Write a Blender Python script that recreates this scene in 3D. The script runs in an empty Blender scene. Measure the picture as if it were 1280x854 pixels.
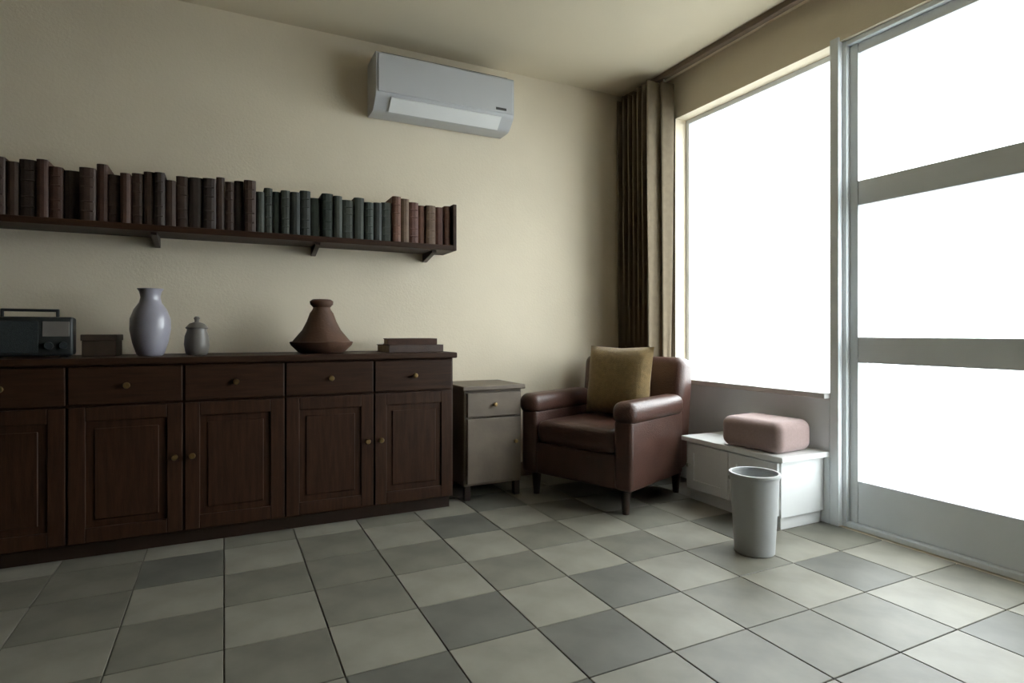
import bpy, bmesh, math, random
from mathutils import Vector, Matrix
random.seed(7)
C = bpy.context.scene.collection
R = math.radians

# ---------------------------------------------------------------- camera, sky, exposure
H = 0.95                                   # eye height
cd = bpy.data.cameras.new('camera'); cam = bpy.data.objects.new('camera', cd); C.objects.link(cam)
cam.location = (0, 0, H); cam.rotation_euler = (R(90), 0, R(-26.2))
cd.sensor_width = 36; cd.lens = 36 * 732 / 1280; cd.shift_y = -12 / 1280; cd.clip_start = 0.05
bpy.context.scene.camera = cam
w = bpy.data.worlds.new('overcast_sky'); bpy.context.scene.world = w; w.use_nodes = True
bg = w.node_tree.nodes['Background']; bg.inputs[0].default_value = (0.93, 0.975, 1.0, 1); bg.inputs[1].default_value = 1.0
vs = bpy.context.scene.view_settings
vs.view_transform = 'Standard'; vs.look = 'None'; vs.gamma = 1; vs.use_curve_mapping = False
vs.exposure = 3.55
bpy.context.scene.cycles.max_bounces = 12; bpy.context.scene.cycles.diffuse_bounces = 8

# room: back wall y=YB, window wall x=XR, camera at the origin
XL, XR, YF, YB, ZC = -3.2, 2.7, -2.6, 3.45, 2.65

# ---------------------------------------------------------------- materials
def mat(name, col, rough=0.6, var=0.0, scale=6.0, bump=0.0, bscale=60.0, metal=0.0, coat=0.0, stretch=None, col2=None, sheen=0.0, spec=0.5):
    m = bpy.data.materials.new(name); m.use_nodes = True; nt = m.node_tree; n = nt.nodes; L = nt.links
    b = n['Principled BSDF']; b.inputs['Roughness'].default_value = rough; b.inputs['Metallic'].default_value = metal
    b.inputs['Coat Weight'].default_value = coat; b.inputs['Sheen Weight'].default_value = sheen
    b.inputs['Specular IOR Level'].default_value = spec
    tc = n.new('ShaderNodeTexCoord'); mp = n.new('ShaderNodeMapping'); L.new(tc.outputs['Object'], mp.inputs[0])
    if stretch: mp.inputs['Scale'].default_value = stretch
    no = n.new('ShaderNodeTexNoise'); no.inputs['Scale'].default_value = scale; no.inputs['Detail'].default_value = 5
    L.new(mp.outputs[0], no.inputs['Vector'])
    cr = n.new('ShaderNodeValToRGB')
    c2 = col2 or tuple(max(0, c * (1 - var)) for c in col)
    cr.color_ramp.elements[0].color = (*c2, 1); cr.color_ramp.elements[0].position = 0.32
    cr.color_ramp.elements[1].color = (*col, 1); cr.color_ramp.elements[1].position = 0.68
    L.new(no.outputs['Fac'], cr.inputs[0]); L.new(cr.outputs[0], b.inputs['Base Color'])
    if bump:
        n2 = n.new('ShaderNodeTexNoise'); n2.inputs['Scale'].default_value = bscale; n2.inputs['Detail'].default_value = 4
        L.new(mp.outputs[0], n2.inputs['Vector'])
        bp = n.new('ShaderNodeBump'); bp.inputs['Strength'].default_value = bump; bp.inputs['Distance'].default_value = 0.01
        L.new(n2.outputs['Fac'], bp.inputs['Height']); L.new(bp.outputs[0], b.inputs['Normal'])
    return m
M = {
 'wall': mat('cream_plaster', (0.75, 0.665, 0.52), 0.85, 0.06, 2.5, 0.12, 90),
 'ceiling': mat('cream_ceiling_paint', (0.70, 0.62, 0.47), 0.9, 0.04, 2, 0.08, 80),
 'wall_dim': mat('bounce_cut_plaster', (0.20, 0.17, 0.13), 0.85, 0.06, 2.5, 0.12, 90),  # unseen left and rear walls, colour darkened to cut light bounced into the room
 'grout': mat('floor_grout', (0.16, 0.15, 0.13), 0.9, 0.2, 30, 0.2),
 'tile_light': mat('pale_stone_tile', (0.275, 0.26, 0.215), 0.48, 0.3, 5, 0.05, 25, spec=0.35),
 'tile_mid': mat('grey_stone_tile', (0.20, 0.19, 0.155), 0.48, 0.35, 5, 0.05, 25, spec=0.35),
 'tile_dark': mat('dark_stone_tile', (0.15, 0.147, 0.125), 0.48, 0.35, 5, 0.05, 25, spec=0.35),
 'wood': mat('dark_mahogany', (0.043, 0.018, 0.0085), 0.5, 0.5, 5, 0.08, 30, spec=0.25, stretch=(1.2, 6, 12)),
 'wood_v': mat('dark_mahogany_upright_grain', (0.046, 0.019, 0.009), 0.5, 0.5, 5, 0.08, 30, spec=0.25, stretch=(12, 6, 1.2)),
 'wood_leg': mat('black_brown_wood', (0.03, 0.014, 0.009), 0.4, 0.4, 8),
 'base': mat('brown_skirting', (0.16, 0.11, 0.075), 0.5, 0.3, 8),
 'leather': mat('brown_leather', (0.085, 0.038, 0.028), 0.38, 0.3, 9, 0.25, 140),
 'ochre': mat('ochre_cloth', (0.27, 0.18, 0.07), 0.9, 0.25, 40, 0.3, 250, sheen=0.3),
 'mauve': mat('dusty_mauve_cloth', (0.37, 0.265, 0.25), 0.9, 0.1, 90, 0.15, 300, sheen=0.2),
 'white_paint': mat('white_gloss_paint', (0.82, 0.83, 0.83), 0.35, 0.04, 5),
 'bin': mat('pale_grey_plastic', (0.42, 0.43, 0.43), 0.5, 0.06, 8),
 'frame': mat('pale_grey_frame_paint', (0.80, 0.84, 0.87), 0.4, 0.05, 5),
 'sill': mat('pale_sill_stone', (0.62, 0.60, 0.58), 0.35, 0.12, 9, 0.05),
 'steel': mat('brushed_steel', (0.5, 0.5, 0.5), 0.3, 0.1, 50, metal=1.0),
 'brass': mat('old_brass', (0.40, 0.27, 0.12), 0.35, 0.3, 30, metal=1.0),
 'ac': mat('grey_white_plastic', (0.50, 0.51, 0.53), 0.4, 0.03, 5),
 'ac_dark': mat('slot_black_plastic', (0.05, 0.05, 0.05), 0.5, 0.1, 5),
 'taupe': mat('taupe_painted_wood', (0.175, 0.138, 0.105), 0.55, 0.3, 6, 0.08, 40),
 'black': mat('black_plastic', (0.014, 0.017, 0.017), 0.45, 0.3, 20),
 'grille': mat('charcoal_speaker_cloth', (0.02, 0.026, 0.028), 0.9, 0.3, 120, 0.3, 400),
 'lilac': mat('lilac_grey_glaze', (0.34, 0.33, 0.385), 0.3, 0.12, 8, coat=0.3),
 'greybrown': mat('grey_brown_glaze', (0.17, 0.155, 0.14), 0.4, 0.2, 12),
 'brownbox': mat('brown_card', (0.085, 0.058, 0.04), 0.7, 0.25, 15),
 'clay': mat('brown_earthenware', (0.10, 0.047, 0.027), 0.6, 0.3, 12, 0.15, 70),
 'paper': mat('yellowed_paper', (0.34, 0.28, 0.19), 0.9, 0.3, 50),
 'asphalt': mat('grey_terrace_paving', (0.34, 0.35, 0.35), 0.9, 0.12, 3, 0.2),
}
def curtain_mat():
    m = mat('olive_brown_curtain', (0.20, 0.158, 0.105), 0.95, 0.15, 30, 0.2, 300)
    nt = m.node_tree; b = nt.nodes['Principled BSDF']; out = nt.nodes['Material Output']
    t = nt.nodes.new('ShaderNodeBsdfTranslucent'); t.inputs[0].default_value = (0.20, 0.15, 0.10, 1)
    mx = nt.nodes.new('ShaderNodeMixShader'); mx.inputs[0].default_value = 0.15
    nt.links.new(b.outputs[0], mx.inputs[1]); nt.links.new(t.outputs[0], mx.inputs[2]); nt.links.new(mx.outputs[0], out.inputs[0])
    return m
M['curtain'] = curtain_mat()
def glass_mat():
    m = bpy.data.materials.new('window_glass'); m.use_nodes = True; nt = m.node_tree; nt.nodes.clear()
    out = nt.nodes.new('ShaderNodeOutputMaterial'); t = nt.nodes.new('ShaderNodeBsdfTransparent'); t.inputs[0].default_value = (0.97, 0.985, 0.98, 1)
    g = nt.nodes.new('ShaderNodeBsdfGlossy'); g.inputs['Roughness'].default_value = 0.02
    mx = nt.nodes.new('ShaderNodeMixShader'); mx.inputs[0].default_value = 0.06
    nt.links.new(t.outputs[0], mx.inputs[1]); nt.links.new(g.outputs[0], mx.inputs[2]); nt.links.new(mx.outputs[0], out.inputs[0])
    return m
M['glass'] = glass_mat()
BOOK = {k: mat(n, c, 0.6, 0.35, 25, 0.15, 200) for k, (n, c) in {
  'b1': ('black_brown_bookcloth', (0.032, 0.018, 0.013)), 'b2': ('umber_bookcloth', (0.055, 0.028, 0.018)), 'b3': ('chestnut_bookcloth', (0.075, 0.032, 0.02)),
  'g1': ('bottle_green_bookcloth', (0.022, 0.032, 0.023)), 'g2': ('black_green_bookcloth', (0.018, 0.022, 0.018)), 'g3': ('grey_green_bookcloth', (0.045, 0.052, 0.04)),
  'r1': ('russet_bookcloth', (0.15, 0.062, 0.035)), 'r2': ('red_brown_bookcloth', (0.115, 0.042, 0.028)), 'r3': ('tan_brown_bookcloth', (0.15, 0.088, 0.05))}.items()}

# ---------------------------------------------------------------- mesh helpers
def box(bm, a, b, bev=0.0, seg=2, mtx=None):
    x0, y0, z0 = a; x1, y1, z1 = b
    t = bmesh.new()
    bmesh.ops.create_cube(t, size=1)
    for v in t.verts:
        v.co = Vector(((x0 + x1) / 2 + v.co.x * (x1 - x0), (y0 + y1) / 2 + v.co.y * (y1 - y0), (z0 + z1) / 2 + v.co.z * (z1 - z0)))
    if bev: bmesh.ops.bevel(t, geom=list(t.edges), offset=bev, segments=seg, profile=0.5, affect='EDGES')
    if mtx: bmesh.ops.transform(t, matrix=mtx, verts=t.verts)
    me = bpy.data.meshes.new('tmp'); t.to_mesh(me); t.free(); bm.from_mesh(me); bpy.data.meshes.remove(me)
    return bm
def lathe(bm, prof, seg=32, at=(0, 0, 0)):
    rings = []
    for r, z in prof:
        if r < 1e-5: rings.append([bm.verts.new((at[0], at[1], at[2] + z))])
        else: rings.append([bm.verts.new((at[0] + r * math.cos(2 * math.pi * k / seg), at[1] + r * math.sin(2 * math.pi * k / seg), at[2] + z)) for k in range(seg)])
    for A, B in zip(rings, rings[1:]):
        for k in range(seg):
            k2 = (k + 1) % seg
            if len(A) == 1 and len(B) == 1: continue
            if len(A) == 1: bm.faces.new((A[0], B[k2], B[k]))
            elif len(B) == 1: bm.faces.new((A[k], A[k2], B[0]))
            else: bm.faces.new((A[k], A[k2], B[k2], B[k]))
    return bm
def extrude_profile(bm, pts, x0, x1):       # pts in (y, z), extruded along x
    a = [bm.verts.new((x0, y, z)) for y, z in pts]; b = [bm.verts.new((x1, y, z)) for y, z in pts]
    n = len(pts)
    bm.faces.new(a[::-1]); bm.faces.new(b)
    for k in range(n): bm.faces.new((a[k], a[(k + 1) % n], b[(k + 1) % n], b[k]))
    bmesh.ops.recalc_face_normals(bm, faces=bm.faces)
    return bm
def pillow(bm, sx, sy, sz, n=14):           # puffed cushion with pinched corners
    def P(i, j, s):
        u, v = 2 * i / n - 1, 2 * j / n - 1
        f = max(0, (1 - u ** 4) * (1 - v ** 4)) ** 0.55
        return Vector((u * sx / 2 * (1 - 0.06 * (1 - abs(v)) ** 1 * abs(u)), v * sy / 2 * (1 - 0.06 * (1 - abs(u)) * abs(v)), s * f * sz / 2))
    for s in (1, -1):
        g = [[bm.verts.new(P(i, j, s)) for j in range(n + 1)] for i in range(n + 1)]
        for i in range(n):
            for j in range(n):
                q = (g[i][j], g[i + 1][j], g[i + 1][j + 1], g[i][j + 1])
                bm.faces.new(q if s > 0 else q[::-1])
    bmesh.ops.remove_doubles(bm, verts=bm.verts, dist=1e-5)
    return bm
def obj(name, bm, m, parent=None, smooth=False, loc=None):
    me = bpy.data.meshes.new(name); bm.to_mesh(me); bm.free(); me.materials.append(m)
    if smooth:
        for p in me.polygons: p.use_smooth = True
        me.set_sharp_from_angle(angle=R(38))
    o = bpy.data.objects.new(name, me); C.objects.link(o)
    if parent: o.parent = parent
    if loc: o.location = loc
    return o
def tag(o, label, cat, group=None):
    o['label'] = label; o['category'] = cat
    if group: o['group'] = group
    return o
def thing(name, label, cat, loc=(0, 0, 0), rz=0, group=None):
    o = bpy.data.objects.new(name, None); o.empty_display_size = 0.1; C.objects.link(o)
    o.location = loc; o.rotation_euler = (0, 0, rz)
    return tag(o, label, cat, group)
def struct(name, bm, m, parent=None, label=None, cat=None, smooth=False):
    o = obj(name, bm, m, parent, smooth)
    if not parent:
        o['kind'] = 'structure'
        if label: tag(o, label, cat)
    return o
B = lambda *bs, bev=0.0, seg=2: _B(bs, bev, seg)
def _B(bs, bev, seg):
    bm = bmesh.new()
    for a, b in bs: box(bm, a, b, bev, seg)
    return bm

# ---------------------------------------------------------------- room shell
fl = struct('floor', B(((XL, YF, -0.10), (XR, YB, -0.006))), M['grout'], label='glossy grey stone tile floor with light and dark square tiles in a checker', cat='floor')
TS = 0.30
def tile_box(bm, x, y): box(bm, (x - TS / 2 + 0.002, y - TS / 2 + 0.002, -0.006), (x + TS / 2 - 0.002, y + TS / 2 - 0.002, 0.0), 0.0015, 1)
TM = []
for k in ('tile_light', 'tile_mid', 'tile_dark'):
    bm = bmesh.new(); tile_box(bm, 0, 0); me = bpy.data.meshes.new('tile'); bm.to_mesh(me); bm.free(); me.materials.append(M[k]); TM.append(me)
rest = [bmesh.new(), bmesh.new()]
nx, ny = int((XR - XL) / TS) + 1, int((YB - YF) / TS) + 1
for i in range(nx):
    for j in range(ny):
        x, y = XR - TS * (i + 0.5), YB - TS * (j + 0.5)
        if x - TS / 2 < XL - 0.05 or y - TS / 2 < YF - 0.05: continue
        q = random.random(); light = (i + j) % 2 == 0
        if y > 0.5 and x > -2.1:
            o = bpy.data.objects.new('tile', TM[0 if light and q < 0.9 else 2 if not light and q < 0.35 else 1]); C.objects.link(o); o.parent = fl
            o.location = (x, y, 0)
        else: tile_box(rest[0 if light else 1], x, y)
for bm, k in zip(rest, ('tile_light', 'tile_mid')): obj('tile_field', bm, M[k], fl)['kind'] = 'stuff'
struct('ceiling', B(((XL - 0.12, YF - 0.12, ZC), (XR + 0.25, YB + 0.12, ZC + 0.15))), M['ceiling'], label='plain cream painted ceiling', cat='ceiling')
struct('wall_back', B(((XL - 0.12, YB, -0.1), (XR + 0.25, YB + 0.12, ZC))), M['wall'], label='cream plaster wall behind the dark sideboard and bookshelf', cat='wall')
struct('wall_left', B(((XL - 0.12, YF - 0.12, -0.1), (XL, YB, ZC))), M['wall_dim'], label='plaster side wall outside the left of the view, darkened taupe to cut bounce light', cat='wall')
struct('wall_front', B(((XL, YF - 0.12, -0.1), (XR + 0.25, YF, ZC))), M['wall_dim'], label='plaster wall behind the camera, darkened taupe to cut bounce light', cat='wall')
# window wall with openings: window_1 y 1.90..3.02 z .62..2.33 ; door_1 y 0.30..1.78 z 0..2.33
W0, W1, WS, HD = 1.90, 3.02, 0.62, 2.37
D0, D1 = 0.30, 1.865
T = XR + 0.22
wr = B(((XR, W1, -0.1), (T, YB, ZC)), ((XR + 0.004, D1, -0.1), (T, W0, HD)), ((XR, W0, -0.1), (T, W1, WS)),
       ((XR, D0, HD), (T, W1, ZC)), ((XR, YF, -0.1), (T, D0, ZC)), ((XR, D0, -0.1), (T, D1, -0.005)))
struct('wall_right', wr, M['wall'], label='cream window wall with low parapet under the left window', cat='wall')
struct('baseboard_back', B(((XL, YB - 0.015, 0.0), (XR - 0.0, YB, 0.09)), bev=0.003), M['base'], label='low brown baseboard along the back wall', cat='baseboard')
struct('baseboard_right', B(((XR - 0.015, 3.03, 0.0), (XR, YB - 0.016, 0.09)), bev=0.003), M['sill'], label='pale stone baseboard behind the curtain', cat='baseboard')
struct('trim_1', B(((XR - 0.06, W0 - 0.0, WS), (XR + 0.09, W1, WS + 0.03)), bev=0.006), M['sill'], label='pale stone sill under the left window', cat='window sill')

def rect_frame(x0, x1, y0, y1, z0, z1, wd, bev=0.004):
    return B(((x0, y0, z0), (x1, y0 + wd, z1)), ((x0, y1 - wd, z0), (x1, y1, z1)), ((x0, y0 + wd, z0), (x1, y1 - wd, z0 + wd)), ((x0, y0 + wd, z1 - wd), (x1, y1 - wd, z1)), bev=bev)
wn = struct('window_1', rect_frame(XR + 0.09, XR + 0.15, W0, W1, WS + 0.0, HD, 0.03), M['frame'], label='tall bright window beside the olive brown curtain', cat='window')
obj('pane', B(((XR + 0.115, W0 + 0.025, WS + 0.025), (XR + 0.121, W1 - 0.025, HD - 0.025))), M['glass'], wn)

dr = struct('door_1', rect_frame(XR + 0.02, XR + 0.12, D0, D1, 0.0, HD, 0.025), M['frame'], label='tall glazed terrace door with pale grey rails at the right edge', cat='door')
def leaf(y0, y1, handle_side):
    x0, x1 = XR + 0.045, XR + 0.095
    st = 0.042
    rails = [(0.025, 0.23), (0.80, 0.925), (1.56, 1.68), (HD - 0.075, HD - 0.025)]
    lf = obj('door_leaf', B(((x0, y0, 0.025), (x1, y0 + st, HD - 0.025)), ((x0, y1 - st, 0.025), (x1, y1, HD - 0.025)), bev=0.004), M['frame'], dr)
    for z0, z1 in rails:
        obj('rail', B(((x0 + 0.003, y0 + st - 0.002, z0), (x1 - 0.003, y1 - st + 0.002, z1)), bev=0.004), M['frame'], lf)
    for (a, b), (c, d) in zip(rails, rails[1:]):
        obj('pane', B(((x0 + 0.022, y0 + st - 0.01, b - 0.01), (x0 + 0.028, y1 - st + 0.01, c + 0.01))), M['glass'], lf)
    if handle_side < 0: return
    hy = y0 + st / 2 if handle_side < 0 else y1 - st / 2
    h = B(((x0 - 0.008, hy - 0.018, 1.02), (x0, hy + 0.018, 1.20)), ((x0 - 0.05, hy - 0.01, 1.12), (x0 - 0.008, hy + 0.01, 1.14)), ((x0 - 0.06, hy - 0.12 , 1.12), (x0 - 0.045, hy + 0.01, 1.14)), bev=0.003)
    ho = obj('door_handle', h, M['steel'], lf); 
leaf(1.077, 1.84, -1); leaf(0.325, 1.073, 1)

struct('trim_3', B(((XR - 0.012, D1 - 0.005, 0.0), (XR + 0.03, W0 + 0.005, HD + 0.02)), bev=0.003), M['frame'], label='slim pale grey post between the left window and the glazed door', cat='post')
struct('trim_4', B(((XR - 0.012, W0 + 0.007, 0.0), (XR, W1, WS - 0.002)), bev=0.002), M['frame'], label='pale panel under the left window behind the window seat', cat='wall panel')
# outside
ter = struct('trim_2', B(((T, -8, -0.20), (14, 12, -0.06))), M['asphalt'], label='flat grey terrace paving outside the windows', cat='terrace')

# ---------------------------------------------------------------- curtain and rail
rail = thing('curtain_rail', 'slim brown curtain rail at the ceiling above the windows', 'curtain rail', (2.60, 1.8, ZC))
obj('track', B(((-0.02, -1.6, -0.035), (0.02, 1.63, 0.0)), bev=0.004), M['base'], rail)
obj('end_cap', B(((-0.026, 1.63, -0.041), (0.026, 1.645, 0.0)), bev=0.004), M['base'], rail)
ct = thing('curtain', 'olive brown curtain gathered in the corner left of the bright window', 'curtain', (2.585, 3.20, 0.02))
bm = bmesh.new(); N, K = 150, 14; zt = ZC - 0.045 - 0.02 - 0.022
def cpt(s, f):                               # s along the cloth, f height
    y = -0.215 + 0.43 * s
    ph = 2 * math.pi * 7 * s
    amp = (0.062 + 0.020 * f + 0.012 * math.sin(5 * s + 1)) 
    return (-0.005 - 0.02 * (1 - s) + amp * math.sin(ph) + 0.008 * math.sin(3 * ph + 4 * f), y + 0.010 * math.sin(2 * ph + 2 * f), f * zt)
g = [[bm.verts.new(cpt(i / N, j / K)) for j in range(K + 1)] for i in range(N + 1)]
for i in range(N):
    for j in range(K): bm.faces.new((g[i][j], g[i + 1][j], g[i + 1][j + 1], g[i][j + 1]))
cl = obj('cloth', bm, M['curtain'], ct, True)
md = cl.modifiers.new('thickness', 'SOLIDIFY'); md.thickness = 0.003
bm = bmesh.new()
for k in range(8):
    box(bm, (-0.006, -0.205 + k * 0.058, zt - 0.01), (0.006, -0.199 + k * 0.058, zt + 0.02), 0.001, 1)
o = obj('curtain_hook', bm, M['steel'], ct); o['kind'] = 'stuff'

# ---------------------------------------------------------------- wall air conditioner
ac = thing('air_conditioner', 'grey white wall air conditioner high on the wall above the bookshelf', 'air conditioner', (1.18, YB, 2.20))
def rnd(pts, r=0.02, n=5):
    out = []; L = len(pts)
    for i, p in enumerate(pts):
        p = Vector(p); a = (Vector(pts[i - 1]) - p).normalized(); b = (Vector(pts[(i + 1) % L]) - p).normalized()
        for k in range(n + 1):
            t = k / n; q0 = p + a * r; q1 = p + b * r
            out.append(tuple((1 - t) ** 2 * q0 + 2 * t * (1 - t) * p + t * t * q1))
    return out
prof = rnd([(-0.001, 0.0), (-0.14, 0.0), (-0.215, 0.07), (-0.215, 0.31), (-0.001, 0.31)], 0.022)
obj('body', extrude_profile(bmesh.new(), prof, -0.425, 0.425), M['ac'], ac, True)
obj('front_panel', B(((-0.415, -0.222, 0.085), (0.415, -0.212, 0.295)), bev=0.004), M['ac'], ac)
lv = extrude_profile(bmesh.new(), [(-0.150, 0.006), (-0.212, 0.066), (-0.218, 0.060), (-0.155, 0.000)], -0.34, 0.34)
obj('louver', lv, M['white_paint'], ac)
for k in range(9):
    obj('grille_slat', B(((-0.39, -0.195 + k * 0.02, 0.3085), (0.39, -0.187 + k * 0.02, 0.315))), M['ac_dark'], ac)
obj('indicator_window', B(((0.30, -0.2235, 0.10), (0.37, -0.2215, 0.115))), M['ac_dark'], ac)

# ---------------------------------------------------------------- bookshelf on the wall
SX0, SX1, SZ, SD = -1.12, 1.20, 1.425, 0.235
sh = thing('wall_shelf', 'long dark wooden wall shelf carrying the row of books', 'shelf', (0, YB, SZ))
obj('board', B(((SX0, -SD, 0.0), (SX1, 0, 0.03)), bev=0.003), M['wood'], sh)
obj('end_panel', B(((SX1, -SD, 0.0), (SX1 + 0.022, 0, 0.27)), bev=0.003), M['wood'], sh)
obj('end_panel', B(((SX0 - 0.022, -SD, 0.0), (SX0, 0, 0.27)), bev=0.003), M['wood'], sh)
for x in (-0.95, -0.3, 0.45, 1.1):
    bm = extrude_profile(bmesh.new(), [(0, 0), (-0.19, 0), (-0.19, -0.012), (-0.012, -0.05), (0, -0.05)], x - 0.012, x + 0.012)
    obj('bracket', bm, M['wood_leg'], sh)
ORD = ['first', 'second', 'third', 'fourth', 'fifth', 'sixth', 'seventh', 'eighth', 'ninth', 'tenth', 'eleventh', 'twelfth', 'thirteenth', 'fourteenth', 'fifteenth', 'sixteenth', 'seventeenth', 'eighteenth', 'nineteenth', 'twentieth', 'twenty-first', 'twenty-second', 'twenty-third', 'twenty-fourth', 'twenty-fifth', 'twenty-sixth', 'twenty-seventh', 'twenty-eighth', 'twenty-ninth', 'thirtieth']
books = []; x = SX1 - 0.003
while x > SX0 + 0.07:
    wd = random.uniform(0.036, 0.062)
    sec = 'r' if x > 0.86 else 'g' if x > 0.18 else 'b'
    books.append((x - wd, wd, sec)); x -= wd + 0.0012
cnt = {'r': 0, 'g': 0, 'b': 0}
zb = SZ + 0.03
for bx_, wd, sec in books:
    k = cnt[sec]; cnt[sec] += 1
    key = sec + str(random.choice((1, 1, 2, 2, 3)) if sec != 'r' else 1 + k % 3)
    h = random.uniform(0.222, 0.268) if sec != 'g' else random.uniform(0.205, 0.24)
    d = random.uniform(0.16, 0.20)
    y1 = YB - 0.025; y0 = y1 - d; t = 0.003
    x0, x1 = bx_, bx_ + wd
    # case: two boards and a rounded spine
    bm = bmesh.new()
    cx = wd / 2
    box(bm, (-cx, -d + 0.006, 0), (-cx + t, 0, h), 0.0008, 1); box(bm, (cx - t, -d + 0.006, 0), (cx, 0, h), 0.0008, 1)
    pr = [(-cx, -d + 0.006), (-cx * 0.8, -d + 0.001), (-cx * 0.35, -d - 0.003), (cx * 0.35, -d - 0.003), (cx * 0.8, -d + 0.001), (cx, -d + 0.006), (cx * 0.8, -d + 0.008), (-cx * 0.8, -d + 0.008)]
    lo = [bm.verts.new((a, b, 0)) for a, b in pr]; hi = [bm.verts.new((a, b, h)) for a, b in pr]
    bm.faces.new(lo[::-1]); bm.faces.new(hi)
    for q in range(len(pr)): bm.faces.new((lo[q], lo[(q + 1) % len(pr)], hi[(q + 1) % len(pr)], hi[q]))
    bmesh.ops.recalc_face_normals(bm, faces=bm.faces)
    o = obj('book', bm, BOOK[key], None, False, ((x0 + x1) / 2, y1, zb))
    if sec == 'r': lab = f'reddish brown book, {ORD[k]} from the window end of the wall shelf'
    elif sec == 'g': lab = f'blackish green book, {ORD[k]} to the left of the reddish brown books'
    else: lab = f'dark brown book, {ORD[k]} to the left of the blackish green books'
    tag(o, lab, 'book', 'row of books on the wall shelf')
    obj('page_block', B(((-cx + t, -d + 0.009, 0.004), (cx - t, -0.005, h - 0.004))), M['paper'], o)
    if k % 2 == 0:
        for zz in (0.18, 0.36, 0.64, 0.82):
            obj('spine_band', B(((-cx * 0.78, -d - 0.0052, h * zz - 0.003), (cx * 0.78, -d + 0.004, h * zz + 0.003)), bev=0.0012, seg=1), BOOK[key], o)

# ---------------------------------------------------------------- long sideboard
S0, S1, YS, HS = -1.45, 1.13, 2.97, 0.84
sb = thing('sideboard', 'long dark mahogany sideboard with panelled doors along the back wall', 'sideboard', (0, 0, 0))
yb = YB - 0.02
obj('body', B(((S0 + 0.015, YS + 0.022, 0.06), (S1 - 0.015, yb, HS - 0.03)), bev=0.004), M['wood_v'], sb)
obj('plinth', B(((S0 + 0.03, YS + 0.04, 0.0), (S1 - 0.03, yb - 0.02, 0.06))), M['wood_leg'], sb)
obj('worktop', B(((S0, YS - 0.01, HS - 0.03), (S1, yb, HS)), bev=0.006), M['wood'], sb)
nd = 6; dw = (S1 - S0 - 0.05) / nd
for i in range(nd):
    a = S0 + 0.025 + dw * i + 0.004; b = a + dw - 0.008
    fr = obj('drawer', B(((a, YS, HS - 0.195), (b, YS + 0.021, HS - 0.038)), bev=0.004), M['wood'], sb)
    bm = lathe(bmesh.new(), [(0, 0.026), (0.011, 0.024), (0.014, 0.017), (0.008, 0.009), (0.006, 0.0), (0, 0)], 16)
    bmesh.ops.transform(bm, matrix=Matrix.Translation(((a + b) / 2, YS, HS - 0.117)) @ Matrix.Rotation(R(90), 4, 'X'), verts=bm.verts)
    obj('knob', bm, M['brass'], fr, True)
    z0, z1 = 0.07, HS - 0.205; s = 0.06
    d = obj('door', B(((a, YS, z0), (a + s, YS + 0.021, z1)), ((b - s, YS, z0), (b, YS + 0.021, z1)), ((a + s, YS, z0), (b - s, YS + 0.021, z0 + s)), ((a + s, YS, z1 - s), (b - s, YS + 0.021, z1)), bev=0.003), M['wood_v'], sb)
    obj('panel', B(((a + s - 0.002, YS + 0.010, z0 + s - 0.002), (b - s + 0.002, YS + 0.021, z1 - s + 0.002))), M['wood_v'], d)
    obj('raised_field', B(((a + s + 0.03, YS + 0.004, z0 + s + 0.03), (b - s - 0.03, YS + 0.011, z1 - s - 0.03)), bev=0.0034, seg=1), M['wood_v'], d)
    kx = b - 0.03 if i % 2 == 0 else a + 0.03
    bm = lathe(bmesh.new(), [(0, 0.026), (0.011, 0.024), (0.014, 0.017), (0.008, 0.009), (0.006, 0.0), (0, 0)], 16)
    bmesh.ops.transform(bm, matrix=Matrix.Translation((kx, YS, 0.40)) @ Matrix.Rotation(R(90), 4, 'X'), verts=bm.verts)
    obj('knob', bm, M['brass'], d, True)

# things on the sideboard
def on_top(u, yy):                            # where the sight line of a picture column meets a depth on the sideboard
    a = (u - 640) / 732; return (0.4415 + 0.897 * a) / (0.897 - 0.4415 * a) * yy
rd = thing('radio', 'black table radio at the dark left end of the sideboard', 'radio', (on_top(38, 3.2), 3.2, HS), R(6))
obj('case', B(((-0.155, -0.07, 0.006), (0.155, 0.07, 0.175)), bev=0.012, seg=3), M['black'], rd, True)
obj('speaker_grille', B(((-0.140, -0.073, 0.02), (0.035, -0.068, 0.155)), bev=0.002), M['grille'], rd)
obj('tuning_panel', B(((0.048, -0.073, 0.09), (0.142, -0.068, 0.155)), bev=0.002), M['greybrown'], rd)
for xx in (0.07, 0.12):
    bm = lathe(bmesh.new(), [(0, 0.014), (0.015, 0.014), (0.017, 0.0), (0, 0)], 20)
    bmesh.ops.transform(bm, matrix=Matrix.Translation((xx, -0.0695, 0.05)) @ Matrix.Rotation(R(90), 4, 'X'), verts=bm.verts)
    obj('knob', bm, M['grille'], rd, True)
bm = B(((-0.10, -0.008, 0.175), (-0.088, 0.008, 0.205)), ((0.088, -0.008, 0.175), (0.10, 0.008, 0.205)), ((-0.10, -0.008, 0.198), (0.10, 0.008, 0.21)), bev=0.003)
obj('carry_handle', bm, M['black'], rd)
for sx in (-1, 1): obj('foot', B(((sx * 0.12 - 0.015, -0.05, 0), (sx * 0.12 + 0.015, 0.05, 0.008))), M['grille'], rd)

bxo = thing('storage_box', 'small brown lidded box between the radio and the lilac grey vase', 'box', (on_top(128, 3.25), 3.25, HS), R(-4))
obj('box_base', B(((-0.065, -0.06, 0), (0.065, 0.06, 0.07)), bev=0.003), M['brownbox'], bxo)
obj('lid', B(((-0.069, -0.064, 0.07), (0.069, 0.064, 0.098)), bev=0.003), M['brownbox'], bxo)

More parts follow.
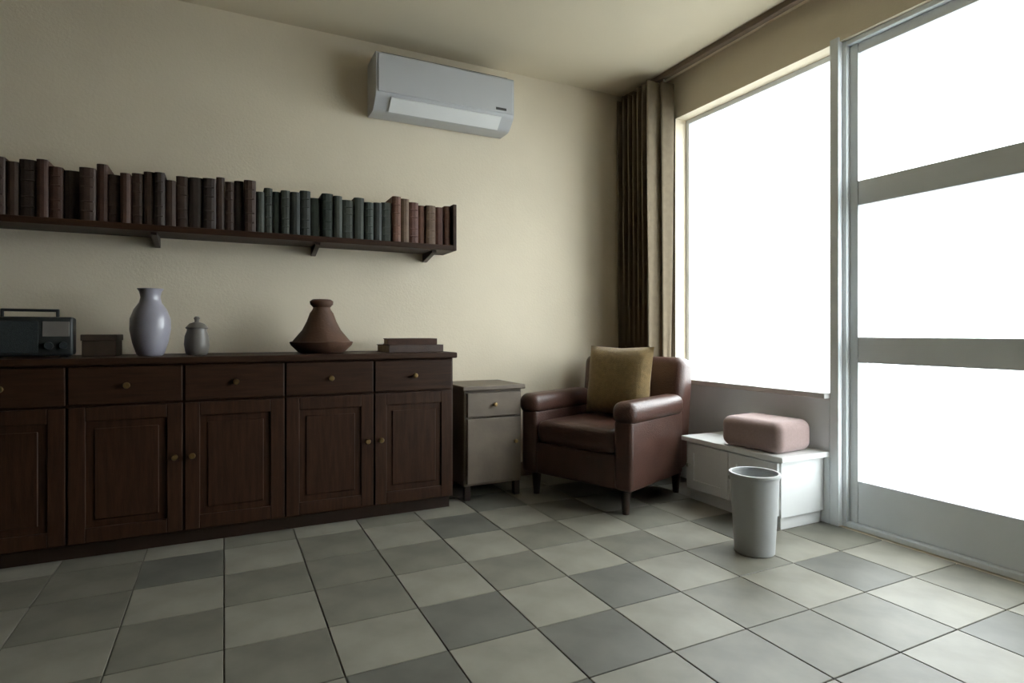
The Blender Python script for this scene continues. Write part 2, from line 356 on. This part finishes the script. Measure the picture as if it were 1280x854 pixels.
vp = [(0, 0), (0.048, 0), (0.056, 0.008), (0.072, 0.06), (0.083, 0.12), (0.082, 0.17), (0.066, 0.215), (0.046, 0.245), (0.040, 0.27), (0.046, 0.298), (0.054, 0.31), (0.049, 0.309), (0.036, 0.272), (0.036, 0.25), (0.055, 0.21), (0.07, 0.16), (0.05, 0.05), (0, 0.02)]
tag(obj('vase', lathe(bmesh.new(), vp, 40), M['lilac'], None, True, (on_top(188, 3.18), 3.18, HS)), 'tall lilac grey glazed vase standing on the sideboard', 'vase')
jr = thing('lidded_jar', 'small grey brown lidded jar right of the lilac grey vase', 'jar', (on_top(246, 3.2), 3.2, HS))
obj('jar_body', lathe(bmesh.new(), [(0, 0), (0.040, 0), (0.048, 0.008), (0.055, 0.05), (0.052, 0.09), (0.043, 0.115), (0.043, 0.125), (0, 0.125)], 32), M['greybrown'], jr, True)
obj('lid', lathe(bmesh.new(), [(0, 0.125), (0.047, 0.125), (0.049, 0.131), (0.032, 0.150), (0.010, 0.158), (0.010, 0.166), (0.014, 0.176), (0.008, 0.184), (0, 0.185)], 32), M['greybrown'], jr, True)
pt = thing('cone_lidded_pot', 'brown earthenware pot with a pointed conical lid on the sideboard', 'pot', (on_top(402, 3.18), 3.18, HS)); pt.scale = (0.92, 0.92, 0.92)
obj('pot_body', lathe(bmesh.new(), [(0, 0), (0.11, 0), (0.125, 0.006), (0.165, 0.045), (0.172, 0.062), (0.164, 0.066), (0.155, 0.062), (0.15, 0.05), (0, 0.05)], 48), M['clay'], pt, True)
obj('lid', lathe(bmesh.new(), [(0.156, 0.055), (0.157, 0.066), (0.142, 0.085), (0.105, 0.130), (0.080, 0.180), (0.064, 0.225), (0.050, 0.245), (0.046, 0.258), (0.062, 0.275), (0.064, 0.292), (0.050, 0.303), (0, 0.305)], 48), M['clay'], pt, True)
z = HS
for k, (sx, sy, th, ky, rr, lab) in enumerate([(0.31, 0.23, 0.040, 'b2', 3, 'large dark brown book lying flat at the right end of the sideboard'), (0.27, 0.20, 0.034, 'b3', -7, 'chestnut book lying flat on top of the large dark brown book')]):
    t = 0.0035; bm = bmesh.new()
    box(bm, (-sx / 2, -sy / 2, 0), (sx / 2, sy / 2, t), 0.0008, 1); box(bm, (-sx / 2, -sy / 2, th - t), (sx / 2, sy / 2, th), 0.0008, 1); box(bm, (-sx / 2, -sy / 2 - 0.002, 0), (sx / 2, -sy / 2 + t, th), 0.0015, 1)
    o = obj('book', bm, BOOK[ky], None, False, (on_top(512, 3.2), 3.2, z)); o.rotation_euler.z = R(rr)
    tag(o, lab, 'book', 'books lying flat on the sideboard')
    obj('page_block', B(((-sx / 2 + 0.005, -sy / 2 + t, t), (sx / 2 - 0.005, sy / 2 - 0.005, th - t))), M['paper'], o)
    z += th

# ---------------------------------------------------------------- taupe side cabinet
sc = thing('side_cabinet', 'low taupe side cabinet between the sideboard and the brown armchair', 'cabinet', (1.385, 3.23, 0))
obj('body', B(((-0.18, -0.17, 0.08), (0.18, 0.18, 0.62)), bev=0.004), M['taupe'], sc)
obj('cabinet_top', B(((-0.195, -0.20, 0.62), (0.195, 0.185, 0.645)), bev=0.005), M['taupe'], sc)
dw_ = obj('drawer', B(((-0.165, -0.19, 0.47), (0.165, -0.17, 0.605)), bev=0.004), M['taupe'], sc)
dd = obj('door', B(((-0.165, -0.19, 0.095), (0.165, -0.17, 0.46)), bev=0.004), M['taupe'], sc)
for par, px, pz in ((dw_, 0, 0.537), (dd, 0.13, 0.32)):
    bm = lathe(bmesh.new(), [(0, 0.022), (0.011, 0.02), (0.012, 0.013), (0.006, 0.007), (0.006, 0.0), (0, 0)], 16)
    bmesh.ops.transform(bm, matrix=Matrix.Translation((px, -0.19, pz)) @ Matrix.Rotation(R(90), 4, 'X'), verts=bm.verts)
    obj('knob', bm, M['brass'], par, True)
for sx in (-1, 1):
    for sy in (-1, 1):
        obj('leg', B(((sx * 0.155 - 0.018, sy * 0.15 - 0.018, 0), (sx * 0.155 + 0.018, sy * 0.15 + 0.018, 0.081)), bev=0.003), M['wood_leg'], sc)

# ---------------------------------------------------------------- leather armchair (local: faces -x, arms at +-y)
ch = thing('armchair', 'dark brown leather armchair in the corner before the curtain', 'armchair', (2.03, 2.86, 0), R(22))
def rb(a, b, bev, seg=5): return box(bmesh.new(), a, b, bev, seg)
obj('seat_base', rb((-0.335, -0.27, 0.13), (0.30, 0.27, 0.31), 0.02), M['leather'], ch, True)
obj('seat_cushion', rb((-0.345, -0.262, 0.305), (0.19, 0.262, 0.44), 0.045, 6), M['leather'], ch, True)
bk = box(bmesh.new(), (-0.08, -0.35, 0.0), (0.10, 0.35, 0.66), 0.055, 6, Matrix.Translation((0.265, 0, 0.14)) @ Matrix.Rotation(R(7), 4, 'Y'))
obj('backrest', bk, M['leather'], ch, True)
for s in (-1, 1):
    bm = rb((-0.345, s * 0.315 - 0.055, 0.13), (0.24, s * 0.315 + 0.055, 0.50), 0.025)
    arm = obj('armrest', bm, M['leather'], ch, True)
    bm = rb((-0.36, s * 0.318 - 0.07, 0.47), (0.235, s * 0.318 + 0.07, 0.59), 0.05, 6)
    obj('arm_pad', bm, M['leather'], arm, True)
for sx in (-1, 1):
    for sy in (-1, 1):
        bm = lathe(bmesh.new(), [(0, 0), (0.018, 0), (0.022, 0.05), (0.030, 0.135), (0, 0.135)], 16, (sx * 0.285, sy * 0.30, 0))
        obj('leg', bm, M['wood_leg'], ch, True)
cu = obj('cushion', pillow(bmesh.new(), 0.42, 0.44, 0.17), M['ochre'], None, True)
dirx = Vector((math.cos(R(22)), math.sin(R(22)), 0)); diry = Vector((-dirx.y, dirx.x, 0))
cu.location = Vector((2.03, 2.86, 0)) + dirx * 0.105 + diry * (-0.02) + Vector((0, 0, 0.655))
cu.rotation_euler = (Matrix.Rotation(R(22), 4, 'Z') @ Matrix.Rotation(R(98), 4, 'Y')).to_euler()
tag(cu, 'ochre cushion leaning against the back of the brown armchair', 'cushion')

# ---------------------------------------------------------------- window seat with a cushion, bin before it
X0, X1, Y0, Y1 = 2.36, XR - 0.014, 1.915, 2.58
ws = thing('window_seat', 'low white painted window seat under the left window', 'bench', ((X0 + X1) / 2, (Y0 + Y1) / 2, 0))
hx, hy = (X1 - X0) / 2, (Y1 - Y0) / 2
obj('seat_board', B(((-hx - 0.012, -hy - 0.012, 0.332), (hx, hy, 0.358)), bev=0.004), M['white_paint'], ws)
obj('case', B(((-hx + 0.02, -hy + 0.02, 0.06), (hx, hy - 0.01, 0.332)), bev=0.002), M['white_paint'], ws)
obj('plinth', B(((-hx + 0.035, -hy + 0.035, 0.0), (hx, hy - 0.02, 0.06))), M['white_paint'], ws)
for k in range(2):
    a = -hy + 0.028 + k * 0.307; b = a + 0.300
    d = obj('door', B(((-hx + 0.002, a, 0.07), (-hx + 0.02, a + 0.05, 0.322)), ((-hx + 0.002, b - 0.05, 0.07), (-hx + 0.02, b, 0.322)), ((-hx + 0.002, a + 0.05, 0.07), (-hx + 0.02, b - 0.05, 0.12)), ((-hx + 0.002, a + 0.05, 0.272), (-hx + 0.02, b - 0.05, 0.322)), bev=0.002), M['white_paint'], ws)
    obj('panel', B(((-hx + 0.011, a + 0.048, 0.118), (-hx + 0.0205, b - 0.048, 0.274))), M['white_paint'], d)
    bm = lathe(bmesh.new(), [(0, 0.022), (0.010, 0.02), (0.011, 0.013), (0.006, 0.007), (0.006, 0.0), (0, 0)], 16)
    bmesh.ops.transform(bm, matrix=Matrix.Translation((-hx + 0.002, b - 0.025, 0.20)) @ Matrix.Rotation(R(-90), 4, 'Y'), verts=bm.verts)
    obj('knob', bm, M['steel'], d, True)
mc = obj('cushion', box(bmesh.new(), (-0.135, -0.175, 0), (0.135, 0.175, 0.155), 0.045, 6), M['mauve'], None, True, (2.495, 2.125, 0.358)); mc.rotation_euler.z = R(5)
tag(mc, 'thick dusty mauve cushion on the white window seat', 'cushion')
wb = thing('waste_bin', 'small pale grey waste bin on the floor before the window seat', 'bin', (2.06, 1.81, 0))
obj('bin_body', lathe(bmesh.new(), [(0, 0.0), (0.078, 0.0), (0.082, 0.004), (0.100, 0.335), (0.096, 0.335), (0.079, 0.012), (0, 0.012)], 40), M['bin'], wb, True)
obj('rim', lathe(bmesh.new(), [(0.095, 0.328), (0.104, 0.328), (0.106, 0.336), (0.104, 0.344), (0.095, 0.344), (0.093, 0.336), (0.095, 0.328)], 40), M['bin'], wb, True)
